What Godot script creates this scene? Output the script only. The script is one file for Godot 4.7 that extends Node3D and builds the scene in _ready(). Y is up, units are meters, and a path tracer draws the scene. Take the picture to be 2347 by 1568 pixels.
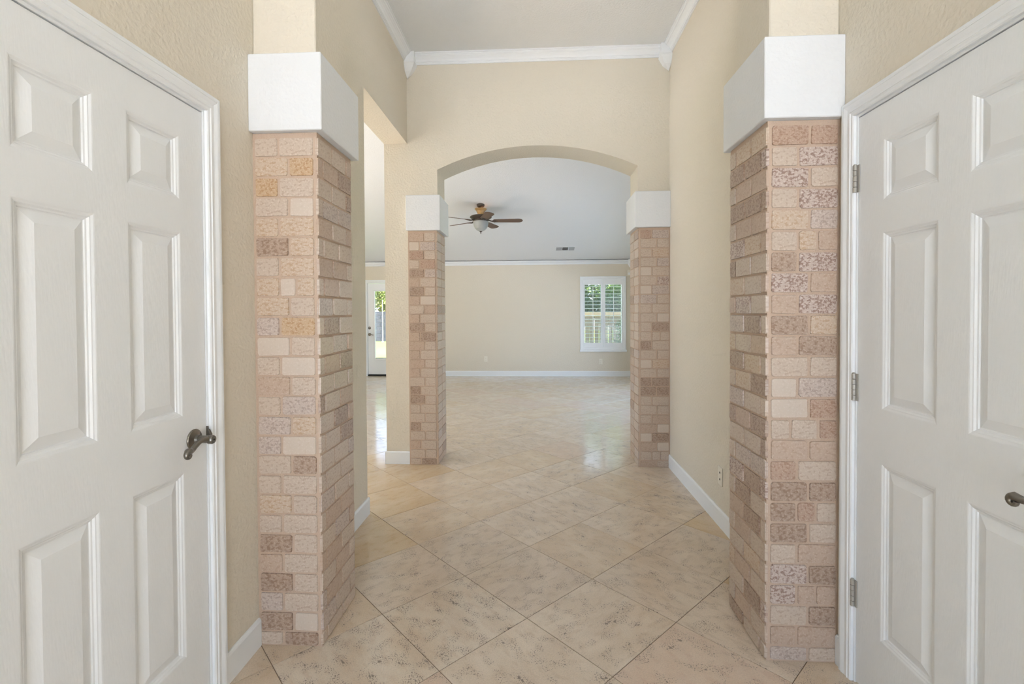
extends Node3D

# ---------------------------------------------------------------- measures (metres)
const XL := -1.133      # left wall face of the entry and hall
const XR := 1.146       # right wall face
const XLB := -1.34      # back of the left wall
const ZD := -3.12       # near edge of the side opening in the left wall
const ZA := -4.185      # face of the arched wall
const ZAB := -4.51      # its other face
const ZB := -9.995      # back wall of the great room
const ZF := 3.5        # front wall, behind the camera
const CEIL := 3.60
const GX0 := -6.2       # great room, left wall
const GX1 := 1.98       # great room, right wall
const CROWN := [Vector2(0.0, 0.080), Vector2(0.009, 0.080), Vector2(0.009, 0.070), Vector2(0.013, 0.070), Vector2(0.015, 0.066), Vector2(0.013, 0.062), Vector2(0.019, 0.060), Vector2(0.026, 0.046), Vector2(0.038, 0.034), Vector2(0.048, 0.028), Vector2(0.048, 0.022), Vector2(0.055, 0.020), Vector2(0.059, 0.015), Vector2(0.059, 0.009), Vector2(0.068, 0.009), Vector2(0.068, 0.0)]
const CASING := [Vector2(0.0, 0.0), Vector2(0.0, 0.009), Vector2(0.004, 0.012), Vector2(0.012, 0.012), Vector2(0.015, 0.015), Vector2(0.019, 0.012), Vector2(0.030, 0.013), Vector2(0.038, 0.016), Vector2(0.043, 0.018), Vector2(0.046, 0.015), Vector2(0.050, 0.017), Vector2(0.057, 0.017), Vector2(0.057, 0.0)]

var M := {}
var org := Vector3.ZERO
var brick_mats := {}
var brick_meshes := {}
var rng := RandomNumberGenerator.new()
var taken := {}

# ---------------------------------------------------------------- nodes
func numbered(called: String) -> String:
	var n: int = taken.get(called, -1) + 1
	taken[called] = n
	return called if n == 0 else "%s_%03d" % [called, n]

func tag(o: Node3D, label: String, category: String, group := "", kind := "") -> Node3D:
	o.set_meta("label", label)
	o.set_meta("category", category)
	if group != "":
		o.set_meta("group", group)
	if kind != "":
		o.set_meta("kind", kind)
	return o

func thing(called: String, label: String, category: String, at := Vector3.ZERO, group := "", kind := "") -> Node3D:
	var o := Node3D.new()
	o.name = numbered(called) if kind == "" else called
	add_child(o, true)
	o.position = at
	org = at
	tag(o, label, category, group, kind)
	return o

func part(called: String, st: SurfaceTool, m: Material, parent: Node3D) -> MeshInstance3D:
	var o := MeshInstance3D.new()
	o.name = called
	o.mesh = st.commit()
	o.mesh.surface_set_material(0, m)
	parent.add_child(o, true)
	return o

func put(called: String, mesh: Mesh, m: Material, at: Transform3D, parent: Node3D) -> MeshInstance3D:
	var o := MeshInstance3D.new()
	o.name = called
	o.mesh = mesh
	o.material_override = m
	o.transform = at
	parent.add_child(o, true)
	return o

func solid(called: String, st: SurfaceTool, m: Material, label: String, category: String, kind := "structure") -> MeshInstance3D:
	var o := part(called, st, m, self)
	tag(o, label, category, "", kind)
	return o

# ---------------------------------------------------------------- shapes
func begin() -> SurfaceTool:
	var st := SurfaceTool.new()
	st.begin(Mesh.PRIMITIVE_TRIANGLES)
	return st

func tri(st: SurfaceTool, a: Vector3, b: Vector3, c: Vector3, n: Vector3, ua := Vector2.ZERO, ub := Vector2.ZERO, uc := Vector2.ZERO) -> void:
	var g := (b - a).cross(c - a)
	if g.length_squared() < 1e-18:
		return
	var face := g.normalized()
	if face.dot(n) < 0:
		face = -face
	var flip := g.dot(n) > 0      # front faces run clockwise
	for k in ([0, 2, 1] if flip else [0, 1, 2]):
		st.set_normal(face)
		st.set_uv([ua, ub, uc][k])
		st.add_vertex([a, b, c][k] - org)

func quad(st: SurfaceTool, a: Vector3, b: Vector3, c: Vector3, d: Vector3, n: Vector3) -> void:
	tri(st, a, b, c, n)
	tri(st, a, c, d, n)

func box(st: SurfaceTool, lo: Vector3, hi: Vector3, bev := 0.0) -> void:
	var p := Vector3(minf(lo.x, hi.x), minf(lo.y, hi.y), minf(lo.z, hi.z))
	var q := Vector3(maxf(lo.x, hi.x), maxf(lo.y, hi.y), maxf(lo.z, hi.z))
	var c := (p + q) / 2
	var h := (q - p) / 2
	var b: float = minf(bev, minf(h.x, minf(h.y, h.z)) * 0.8)
	for ax in 3:
		var u := (ax + 1) % 3
		var v := (ax + 2) % 3
		for s in [-1.0, 1.0]:
			var n := Vector3.ZERO
			n[ax] = s
			var pts := []
			for k in [[-1, -1], [1, -1], [1, 1], [-1, 1]]:
				var e := Vector3.ZERO
				e[ax] = s * h[ax]
				e[u] = k[0] * (h[u] - b)
				e[v] = k[1] * (h[v] - b)
				pts.append(c + e)
			quad(st, pts[0], pts[1], pts[2], pts[3], n)
	if b <= 0:
		return
	for ax in 3:                      # edges along ax
		var u := (ax + 1) % 3
		var v := (ax + 2) % 3
		for su in [-1.0, 1.0]:
			for sv in [-1.0, 1.0]:
				var pts := []
				for k in [[-1, 0], [1, 0], [1, 1], [-1, 1]]:
					var e := Vector3.ZERO
					e[ax] = k[0] * (h[ax] - b)
					e[u] = su * (h[u] - (b if k[1] == 0 else 0.0))
					e[v] = sv * (h[v] - (0.0 if k[1] == 0 else b))
					pts.append(c + e)
				var n := Vector3.ZERO
				n[u] = su
				n[v] = sv
				quad(st, pts[0], pts[1], pts[2], pts[3], n)
	for sx in [-1.0, 1.0]:
		for sy in [-1.0, 1.0]:
			for sz in [-1.0, 1.0]:
				var s := Vector3(sx, sy, sz)
				var e := c + s * h
				tri(st, e - Vector3(0, sy * b, sz * b), e - Vector3(sx * b, 0, sz * b), e - Vector3(sx * b, sy * b, 0), s)

func bx(lo: Vector3, hi: Vector3, bev := 0.0) -> SurfaceTool:
	var st := begin()
	box(st, lo, hi, bev)
	return st

# a profile of (out, down) carried along a straight line; out and down are directions
func run_profile(st: SurfaceTool, a: Vector3, b: Vector3, outw: Vector3, down: Vector3, prof: Array) -> void:
	for k in prof.size() - 1:
		var p: Vector2 = prof[k]
		var q: Vector2 = prof[k + 1]
		var n := (outw * (p.y - q.y) + down * (q.x - p.x))
		n = -n if n.dot(outw + down) < 0 and absf(n.dot(outw + down)) > 1e-7 else n
		quad(st, a + outw * p.x + down * p.y, b + outw * p.x + down * p.y, b + outw * q.x + down * q.y, a + outw * q.x + down * q.y, n)

# a door casing: profile of (away from the opening, proud of the wall), mitred at the two upper corners
func casing(st: SurfaceTool, a: Vector3, along: Vector3, width: float, height: float, n: Vector3, prof: Array, closed := false) -> void:
	var pts := [a, a + Vector3.UP * height, a + along * width + Vector3.UP * height, a + along * width]
	var dirs := [-along + (Vector3.DOWN if closed else Vector3.ZERO), -along + Vector3.UP, along + Vector3.UP, along + (Vector3.DOWN if closed else Vector3.ZERO)]
	var mid := a + along * width / 2 + Vector3.UP * height / 2
	for s in (4 if closed else 3):
		var t := (s + 1) % 4
		for k in prof.size() - 1:
			var p: Vector2 = prof[k]
			var q: Vector2 = prof[k + 1]
			var out_dir: Vector3 = [-along, Vector3.UP, along, Vector3.DOWN][s]
			var nn: Vector3 = out_dir * (p.y - q.y) + n * (q.x - p.x)
			quad(st, pts[s] + dirs[s] * p.x + n * p.y, pts[t] + dirs[t] * p.x + n * p.y, pts[t] + dirs[t] * q.x + n * q.y, pts[s] + dirs[s] * q.x + n * q.y, nn)

func frame_of(axis: Vector3) -> Array:
	var a := axis.normalized()
	var h := Vector3.UP if absf(a.y) < 0.9 else Vector3.RIGHT
	var u := a.cross(h).normalized()
	return [u, u.cross(a).normalized(), a]

# profile of (radius, along the axis)
func lathe(st: SurfaceTool, at: Vector3, axis: Vector3, prof: Array, seg := 24, ripple := 0.0, ripples := 0) -> void:
	var f := frame_of(axis)
	st.set_smooth_group(-1)
	for k in prof.size() - 1:
		var p: Vector2 = prof[k]
		var q: Vector2 = prof[k + 1]
		for i in seg:
			var t0 := TAU * i / seg
			var t1 := TAU * (i + 1) / seg
			var w0: float = 1.0 + ripple * cos(t0 * ripples)
			var w1: float = 1.0 + ripple * cos(t1 * ripples)
			var d0: Vector3 = f[0] * cos(t0) + f[1] * sin(t0)
			var d1: Vector3 = f[0] * cos(t1) + f[1] * sin(t1)
			var n: Vector3 = (d0 + d1) * (q.y - p.y) + f[2] * 2.0 * (p.x - q.x)
			smooth_quad(st, [at + d0 * p.x * w0 + f[2] * p.y, at + d1 * p.x * w1 + f[2] * p.y, at + d1 * q.x * w1 + f[2] * q.y, at + d0 * q.x * w0 + f[2] * q.y],
				[d0 * (q.y - p.y) + f[2] * (p.x - q.x), d1 * (q.y - p.y) + f[2] * (p.x - q.x), d1 * (q.y - p.y) + f[2] * (p.x - q.x), d0 * (q.y - p.y) + f[2] * (p.x - q.x)], n)

func smooth_quad(st: SurfaceTool, p: Array, ns: Array, n: Vector3) -> void:
	for t in [[0, 1, 2], [0, 2, 3]]:
		var a: Vector3 = p[t[0]]
		var b: Vector3 = p[t[1]]
		var c: Vector3 = p[t[2]]
		var g := (b - a).cross(c - a)
		if g.length_squared() < 1e-20:
			continue
		var order: Array = [t[0], t[2], t[1]] if g.dot(n) > 0 else t
		for k in order:
			var m: Vector3 = ns[k]
			st.set_normal(m.normalized())
			st.set_uv(Vector2.ZERO)
			st.add_vertex(p[k] - org)

func tube(st: SurfaceTool, pts: Array, radii: Array, seg := 10, squash := Vector2.ONE) -> void:
	var rings := []
	var normals := []
	var prev := Vector3.ZERO
	for i in pts.size():
		var d: Vector3 = (pts[mini(i + 1, pts.size() - 1)] - pts[maxi(i - 1, 0)]).normalized()
		var u: Vector3
		if i == 0:
			u = frame_of(d)[0]
		else:
			u = (prev - d * prev.dot(d)).normalized()
		prev = u
		var v := d.cross(u)
		var ring := []
		var nr := []
		for k in seg:
			var t := TAU * k / seg
			ring.append(pts[i] + (u * cos(t) * squash.x + v * sin(t) * squash.y) * radii[i])
			nr.append(u * cos(t) + v * sin(t))
		rings.append(ring)
		normals.append(nr)
	for i in pts.size() - 1:
		for k in seg:
			var l := (k + 1) % seg
			smooth_quad(st, [rings[i][k], rings[i][l], rings[i + 1][l], rings[i + 1][k]], [normals[i][k], normals[i][l], normals[i + 1][l], normals[i + 1][k]], normals[i][k] + normals[i][l])
	for e in [0, pts.size() - 1]:
		var d: Vector3 = pts[0] - pts[1] if e == 0 else pts[e] - pts[e - 1]
		for k in range(1, seg - 1):
			tri(st, rings[e][0], rings[e][k], rings[e][k + 1], d)

# ---------------------------------------------------------------- textures and materials
func noise(sd: int, freq: float, octaves := 3, kind := FastNoiseLite.TYPE_SIMPLEX_SMOOTH) -> FastNoiseLite:
	var n := FastNoiseLite.new()
	n.seed = sd
	n.noise_type = kind
	n.frequency = freq
	n.fractal_octaves = octaves
	return n

func field(sd: int, w: int, h: int, freq: float, octaves := 3, stretch := 1.0) -> PackedByteArray:
	var im := noise(sd, freq, octaves).get_image(int(w / stretch), h, false, false, true)
	im.convert(Image.FORMAT_L8)
	if stretch != 1.0:
		im.resize(w, h, Image.INTERPOLATE_CUBIC)
	return im.get_data()

func plain(c: Color, rough: float, metal := 0.0, spec := 0.5) -> StandardMaterial3D:
	var m := StandardMaterial3D.new()
	m.albedo_color = c
	m.roughness = rough
	m.metallic = metal
	m.metallic_specular = spec
	return m

func bumpy(m: StandardMaterial3D, sd: int, freq: float, strength: float, per_metre: Vector3, size := 512) -> StandardMaterial3D:
	var t := NoiseTexture2D.new()
	t.width = size
	t.height = size
	t.seamless = true
	t.noise = noise(sd, freq, 3)
	t.as_normal_map = true
	t.bump_strength = 6.0
	m.normal_enabled = true
	m.normal_texture = t
	m.normal_scale = strength
	m.uv1_triplanar = true
	m.uv1_world_triplanar = true
	m.uv1_scale = per_metre
	return m

func mixc(a: Color, b: Color, t: float) -> Color:
	return a.lerp(b, clampf(t, 0, 1))

# polished travertine: clouds of two tones, pits and cracks drawn out along the vein
func travertine(sd: int, base: Color, cloud: Color, stain: Color, pits: float) -> StandardMaterial3D:
	var n := 512
	var lo := field(sd, n, n, 0.0045, 3, 1.6)
	var mid := field(sd + 1, n, n, 0.02, 4, 2.2)
	var clus := field(sd + 2, n, n, 0.009, 2, 1.3)
	var hi := field(sd + 3, n, n, 0.15, 2, 1.5)
	var big := field(sd + 4, n, n, 0.032, 2, 1.8)
	var col := PackedByteArray()
	var rou := PackedByteArray()
	col.resize(n * n * 3)
	rou.resize(n * n)
	var hole := Color8(124, 110, 97)
	for i in n * n:
		var a: float = lo[i] / 255.0
		var b: float = mid[i] / 255.0
		var c := base.lerp(cloud, clampf((a - 0.3) * 1.6, 0, 1))
		c = c.lerp(stain, clampf((b - 0.55) * 1.3, 0, 0.55))
		c = c * (0.955 + 0.09 * hi[i] / 255.0)
		var k: float = clus[i] / 255.0
		var cut := 0.885 - pits * clampf((k - 0.34) * 0.62, 0, 0.22)
		var deep := clampf((hi[i] / 255.0 - cut) * 14.0, 0, 1)
		deep = maxf(deep, clampf((big[i] / 255.0 - (1.06 - pits * clampf((k - 0.45) * 0.75, 0, 0.26))) * 16.0, 0, 1))
		c = c.lerp(hole, deep * 0.85)
		col[i * 3] = clampi(int(c.r * 255), 0, 255)
		col[i * 3 + 1] = clampi(int(c.g * 255), 0, 255)
		col[i * 3 + 2] = clampi(int(c.b * 255), 0, 255)
		rou[i] = clampi(int(255 * (0.10 + 0.05 * b + 0.5 * deep)), 0, 255)
	var m := StandardMaterial3D.new()
	m.albedo_texture = ImageTexture.create_from_image(Image.create_from_data(n, n, false, Image.FORMAT_RGB8, col))
	m.roughness = 1.0
	m.roughness_texture = ImageTexture.create_from_image(Image.create_from_data(n, n, false, Image.FORMAT_L8, rou))
	m.metallic_specular = 0.65
	return m

# tumbled travertine brick: base tone, mottled with a darker and a whiter one
func brick_mat(sd: int, base: Color, dark: Color, pale: Color, amount: float, fine: float) -> StandardMaterial3D:
	var w := 192
	var h := 96
	var lo := field(sd, w, h, 0.014, 2)
	var hi := field(sd + 1, w, h, fine, 3, 1.4)
	var sp := field(sd + 2, w, h, fine * 1.5, 3)
	var col := PackedByteArray()
	col.resize(w * h * 3)
	var bump := PackedByteArray()
	bump.resize(w * h * 3)
	for i in w * h:
		var a: float = lo[i] / 255.0
		var b: float = hi[i] / 255.0
		var s: float = sp[i] / 255.0
		var d := clampf((b - 0.72 + amount * (0.25 + 0.55 * a)) * 4.0, 0, 1)
		var c := base.lerp(dark, d * clampf(0.35 + amount, 0, 0.95))
		c = c.lerp(pale, clampf((s - 0.66 + 0.1 * amount) * 4.5, 0, 0.75))
		var grey := c.get_luminance()
		c = c.lerp(Color(grey * 1.01, grey * 0.995, grey * 0.99), 0.14)
		col[i * 3] = clampi(int(c.r * 255), 0, 255)
		col[i * 3 + 1] = clampi(int(c.g * 255), 0, 255)
		col[i * 3 + 2] = clampi(int(c.b * 255), 0, 255)
		var e := clampi(int(150 - 70 * d * amount + 60 * (s - 0.5)), 0, 255)
		for k in 3:
			bump[i * 3 + k] = e
	var m := StandardMaterial3D.new()
	m.albedo_texture = ImageTexture.create_from_image(Image.create_from_data(w, h, false, Image.FORMAT_RGB8, col))
	var nm := Image.create_from_data(w, h, false, Image.FORMAT_RGB8, bump)
	nm.bump_map_to_normal_map(2.0)
	m.normal_enabled = true
	m.normal_texture = ImageTexture.create_from_image(nm)
	m.normal_scale = 0.35
	m.roughness = 0.32
	m.metallic_specular = 0.5
	m.texture_repeat = true
	return m

func make_materials() -> void:
	M.wall = bumpy(plain(Color8(228, 220, 204), 0.75, 0, 0.35), 11, 0.05, 0.28, Vector3.ONE * 1.7)
	M.ceil = bumpy(plain(Color8(236, 238, 239), 0.9, 0, 0.3), 12, 0.05, 0.25, Vector3.ONE * 1.7)
	M.white = plain(Color8(243, 246, 248), 0.42, 0, 0.45)
	M.cap = bumpy(plain(Color8(234, 236, 238), 0.6, 0, 0.4), 13, 0.05, 0.14, Vector3.ONE * 1.7)
	M.door = bumpy(plain(Color8(242, 245, 247), 0.38, 0, 0.45), 14, 0.045, 0.10, Vector3(6.0, 0.7, 6.0))
	M.grout = bumpy(plain(Color8(204, 181, 161), 0.85, 0, 0.3), 15, 0.08, 0.5, Vector3.ONE * 4.0)
	M.bed = plain(Color8(128, 110, 92), 0.8, 0, 0.3)
	M.nickel = plain(Color8(128, 124, 117), 0.28, 0.95)
	M.slat = plain(Color8(176, 177, 176), 0.6)
	M.hinge = plain(Color8(178, 175, 168), 0.38, 0.3)
	M.dark = plain(Color8(34, 31, 28), 0.5, 0, 0.4)
	M.slot = plain(Color8(60, 56, 52), 0.7, 0, 0.3)
	M.plate = plain(Color8(238, 232, 218), 0.4, 0, 0.5)
	M.bronze = bumpy(plain(Color8(86, 76, 68), 0.45, 0.35), 16, 0.06, 0.3, Vector3.ONE * 6.0)
	M.blade = bumpy(plain(Color8(104, 84, 70), 0.5, 0, 0.4), 17, 0.04, 0.2, Vector3(2, 2, 12))
	M.amber = plain(Color8(206, 166, 112), 0.3, 0.2)
	M.bowl = plain(Color8(178, 181, 178), 0.3, 0, 0.5)
	M.bowl.backlight_enabled = true
	M.bowl.backlight = Color(0.5, 0.5, 0.48)
	M.glass = plain(Color(1, 1, 1, 0.05), 0.02, 0, 0.5)
	M.glass.transparency = BaseMaterial3D.TRANSPARENCY_ALPHA
	var tones := [[Color8(220, 203, 182), Color8(228, 213, 194), Color8(206, 185, 161), 1.2], [Color8(218, 200, 177), Color8(226, 210, 189), Color8(200, 179, 156), 1.45],
		[Color8(225, 211, 192), Color8(217, 198, 175), Color8(209, 186, 163), 1.35], [Color8(219, 198, 178), Color8(225, 206, 187), Color8(210, 181, 162), 1.15],
		[Color8(218, 198, 173), Color8(225, 208, 185), Color8(204, 179, 150), 1.05], [Color8(212, 187, 153), Color8(218, 196, 165), Color8(198, 167, 130), 0.5],
		[Color8(221, 205, 186), Color8(214, 196, 175), Color8(194, 176, 156), 1.25]]
	M.tiles = []
	for i in tones.size():
		M.tiles.append(travertine(100 + i * 10, tones[i][0], tones[i][1], tones[i][2], tones[i][3]))
	# p pale, c cream, m cream with ochre, o ochre, b brown, t tan, r russet, g grey-mauve, v violet-brown
	var kinds := {
		"p": [Color8(214, 197, 180), Color8(202, 181, 160), Color8(222, 208, 194), 0.10, 0.05],
		"c": [Color8(207, 187, 168), Color8(185, 158, 135), Color8(221, 205, 189), 0.32, 0.06],
		"m": [Color8(208, 185, 161), Color8(192, 155, 120), Color8(222, 206, 189), 0.40, 0.055],
		"o": [Color8(203, 171, 134), Color8(184, 140, 97), Color8(217, 194, 165), 0.45, 0.06],
		"b": [Color8(182, 156, 135), Color8(154, 123, 101), Color8(202, 182, 164), 0.48, 0.055],
		"t": [Color8(200, 174, 152), Color8(184, 151, 126), Color8(213, 193, 174), 0.32, 0.05],
		"r": [Color8(191, 160, 138), Color8(166, 128, 104), Color8(211, 186, 166), 0.42, 0.07],
		"g": [Color8(202, 184, 171), Color8(174, 151, 137), Color8(219, 206, 196), 0.45, 0.062],
		"v": [Color8(204, 184, 171), Color8(156, 124, 108), Color8(222, 210, 202), 0.55, 0.066]}
	var sd := 300
	for k in kinds:
		var q: Array = kinds[k]
		brick_mats[k] = []
		for v in 3:
			brick_mats[k].append(brick_mat(sd, q[0], q[1], q[2], q[3], q[4]))
			sd += 7

# ---------------------------------------------------------------- bricks
func brick_mesh(w: float, h: float, v: int) -> ArrayMesh:
	var key := "%d_%d_%d" % [int(round(w * 500)), int(round(h * 500)), v]
	if brick_meshes.has(key):
		return brick_meshes[key]
	var r := RandomNumberGenerator.new()
	r.seed = hash(key)
	var keep := org
	org = Vector3.ZERO
	var st := begin()
	var outer := []
	var inner := []
	var rad: float = minf(0.007, minf(w, h) * 0.2)
	for cnr in 4:
		var sx: float = [1, -1, -1, 1][cnr]
		var sy: float = [1, 1, -1, -1][cnr]
		for k in 3:
			var t := (cnr * 90.0 + k * 45.0) / 180.0 * PI
			var p := Vector2(sx * (w / 2 - rad), sy * (h / 2 - rad)) + Vector2(cos(t), sin(t)) * rad
			p += Vector2(r.randf_range(-1, 1), r.randf_range(-1, 1)) * 0.0012
			outer.append(p)
			inner.append(p - p.normalized() * 0.0035 + Vector2(r.randf_range(-1, 1), r.randf_range(-1, 1)) * 0.0005)
	var flat := 0.0095 + r.randf_range(-0.001, 0.001)
	var uv := func(p: Vector2) -> Vector2: return Vector2(0.5 + p.x / 0.165, 0.5 - p.y / 0.082)
	for i in 12:
		var j := (i + 1) % 12
		var a := Vector3(outer[i].x, outer[i].y, 0)
		var b := Vector3(outer[j].x, outer[j].y, 0)
		var c := Vector3(inner[j].x, inner[j].y, flat)
		var d := Vector3(inner[i].x, inner[i].y, flat)
		var n := Vector3(outer[i].x + outer[j].x, outer[i].y + outer[j].y, 0).normalized() + Vector3(0, 0, 0.4)
		tri(st, a, b, c, n, uv.call(outer[i]), uv.call(outer[j]), uv.call(inner[j]))
		tri(st, a, c, d, n, uv.call(outer[i]), uv.call(inner[j]), uv.call(inner[i]))
		tri(st, d, c, Vector3(0, 0, flat), Vector3(0, 0, 1), uv.call(inner[i]), uv.call(inner[j]), Vector2(0.5, 0.5))
	st.generate_tangents()
	org = keep
	brick_meshes[key] = st.commit()
	return brick_meshes[key]

# lays a row of bricks: from a along u, each of the given lengths, facing n; the mortar face lies at a
func lay_row(parent: Node3D, a: Vector3, u: Vector3, n: Vector3, y0: float, y1: float, lengths: Array, tones: String) -> void:
	var at := 0.0
	var g := 0.0065
	for k in lengths.size():
		var w: float = lengths[k] - g
		var h: float = y1 - y0 - g
		if w > 0.012:
			var c: Vector3 = a + u * (at + lengths[k] / 2) + Vector3.UP * ((y0 + y1) / 2)
			var e := rng.randf_range(-0.0022, 0.0022)
			var b := Basis(u, Vector3.UP, u.cross(Vector3.UP))
			if b.z.dot(n) < 0:
				b = Basis(-u, Vector3.UP, (-u).cross(Vector3.UP))
			var mats: Array = brick_mats[tones[k % tones.length()]]
			var tr := Transform3D(b * Basis(Vector3.BACK, rng.randf_range(-0.006, 0.006)), c - org + Vector3(0, e * 0.5, 0) - n * 0.005)
			put("brick", brick_mesh(w, h, rng.randi() % 3), mats[rng.randi() % 3], tr, parent)
		at += lengths[k]

func split(row: String, w: float) -> Array:
	match row[0]:
		"S": return [w * 0.405, w * 0.595]
		"L": return [w * 0.575, w * 0.425]
		"H": return [w * 0.405, w * 0.28, w * 0.315]
		"I": return [w * 0.30, w * 0.42, w * 0.28]
	return [w]

# side: -1 for a pillar on the left wall, 1 on the right; x from the wall face to the corner
func brick_pillar(label: String, side: float, xw: float, xc: float, z0: float, z1: float, cap_lo: Vector3, cap_hi: Vector3, rows: Array, sides: Array, group: String) -> Node3D:
	var t := thing("brick_pillar", label, "pillar", Vector3((xw + xc) / 2, 0, (z0 + z1) / 2), group)
	var gap := 0.0045
	part("mortar_core", bx(Vector3(xw, 0, z0 - gap), Vector3(xc + side * gap, 2.068, z1 + 0.004)), M.grout, t)
	var pitch := 0.0797
	var top := 2.052
	var near: float = xw - side * 0.006
	var wid := absf(xc - near) - 0.015
	var face := z0 - gap
	for k in rows.size():
		var row: String = rows[k]
		var y1 := top - pitch * k
		var y0 := maxf(y1 - pitch, 0.002)
		var from := Vector3(near if side < 0 else xc + 0.015, 0, face)
		lay_row(t, from, Vector3.RIGHT, Vector3.BACK, y0, y1, split(row, wid), row.substr(1))
		# the side that faces the passage
		var pat: Array = sides[k % sides.size()]
		var tones := ""
		for j in 4:
			tones += "ctbcgtmbcv"[rng.randi() % 10] if side > 0 and z0 > -3 else "ctcctbgcct"[rng.randi() % 10]
		lay_row(t, Vector3(xc + side * gap, 0, z0), Vector3.FORWARD, Vector3(-side, 0, 0), y0, y1, pat, tones)
	part("cap", bx(cap_lo, cap_hi, 0.003), M.cap, t)
	return t

# ---------------------------------------------------------------- doors
# A six-panel leaf in the plane x = face, seen from the side that n points to. zs: [z of the edge far from the camera, z of the near edge]
func panel_door(root: Node3D, face: float, n: float, z_far: float, z_near: float, stile: float, mullion: float, y0: float, y1: float) -> Node3D:
	var pw: float = (absf(z_near - z_far) - 2 * stile - mullion) / 2
	var cols := [[z_far + stile, z_far + stile + pw], [z_near - stile - pw, z_near - stile]]
	var rowsy := [[1.713, 1.917], [1.017, 1.609], [0.235, 0.837]]
	var back := face - n * 0.035
	var st := begin()
	for zz in [[z_far, z_far + stile], [cols[0][1], cols[1][0]], [z_near - stile, z_near]]:
		box(st, Vector3(back, y0, zz[0]), Vector3(face, y1, zz[1]))
	var ys := [y0, rowsy[2][0], rowsy[2][1], rowsy[1][0], rowsy[1][1], rowsy[0][0], rowsy[0][1], y1]
	for c in cols:
		for k in 4:
			box(st, Vector3(back, ys[k * 2], c[0]), Vector3(face, ys[k * 2 + 1], c[1]))
	var leaf := part("leaf", st, M.door, root)
	var prof := [Vector2(0, 0), Vector2(0.003, 0.0005), Vector2(0.008, 0.003), Vector2(0.011, 0.0035), Vector2(0.015, 0.0075), Vector2(0.019, 0.0085), Vector2(0.021, 0.0115), Vector2(0.024, 0.0115), Vector2(0.050, 0.0030), Vector2(0.051, 0.0026)]
	for c in cols:
		for r in rowsy:
			var ps := begin()
			for k in prof.size():
				var p: Vector2 = prof[k]
				var x := face - n * p.y
				var a := [Vector3(x, r[0] + p.x, c[0] + p.x), Vector3(x, r[1] - p.x, c[0] + p.x), Vector3(x, r[1] - p.x, c[1] - p.x), Vector3(x, r[0] + p.x, c[1] - p.x)]
				if k == prof.size() - 1:
					quad(ps, a[0], a[1], a[2], a[3], Vector3(n, 0, 0))
				else:
					var q: Vector2 = prof[k + 1]
					var x2 := face - n * q.y
					var b := [Vector3(x2, r[0] + q.x, c[0] + q.x), Vector3(x2, r[1] - q.x, c[0] + q.x), Vector3(x2, r[1] - q.x, c[1] - q.x), Vector3(x2, r[0] + q.x, c[1] - q.x)]
					for e in 4:
						var f := (e + 1) % 4
						quad(ps, a[e], a[f], b[f], b[e], Vector3(n, 0, 0))
			box(ps, Vector3(back, r[0], c[0]), Vector3(face - n * 0.02, r[1], c[1]))
			part("panel", ps, M.door, leaf)
	return leaf

# lever handle: rose on the face, neck out along n, grip running along dir (+1 or -1 in z)
func lever(root: Node3D, face: float, n: float, y: float, z: float, dir: float, scale := 1.0) -> void:
	var st := begin()
	var out := Vector3(n, 0, 0)
	var c := Vector3(face, y, z)
	lathe(st, c, out, [Vector2(0.0, 0.0), Vector2(0.033, 0.0), Vector2(0.034, 0.003), Vector2(0.032, 0.006), Vector2(0.022, 0.010), Vector2(0.016, 0.013), Vector2(0.014, 0.022), Vector2(0.0, 0.022)], 32)
	var h := part("handle", st, M.nickel, root)
	var s2 := begin()
	lathe(s2, c + out * 0.022, out, [Vector2(0.0125, 0.0), Vector2(0.0125, 0.028), Vector2(0.0145, 0.031), Vector2(0.0145, 0.043), Vector2(0.0125, 0.047), Vector2(0.0, 0.048)], 24)
	var pts := []
	var rad := []
	var o := c + out * 0.056
	for k in 15:
		var t := k / 14.0
		pts.append(o + Vector3(-n * 0.012 * sin(t * PI), 0.007 * sin(t * TAU) - 0.012 * t, dir * 0.098 * t))
		rad.append(lerpf(0.0125, 0.0095, sin(t * PI)))
	var last: Vector3 = pts[pts.size() - 1]
	for k in range(1, 12):                     # scrolled tip
		var t := k / 11.0 * PI * 1.5
		var r := 0.011 * (1.0 - 0.35 * k / 11.0)
		pts.append(last + Vector3(0, -0.011 + r * cos(t), dir * r * sin(t)))
		rad.append(0.0095 - 0.0035 * k / 11.0)
	tube(s2, pts, rad, 12, Vector2(1.0, 0.8))
	part("lever", s2, M.nickel, h)
	var s3 := begin()
	lathe(s3, c + out * 0.0695, out, [Vector2(0.003, 0.0), Vector2(0.003, 0.0022), Vector2(0.0, 0.0024)], 12)
	part("privacy_pin", s3, M.slot, h)

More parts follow.
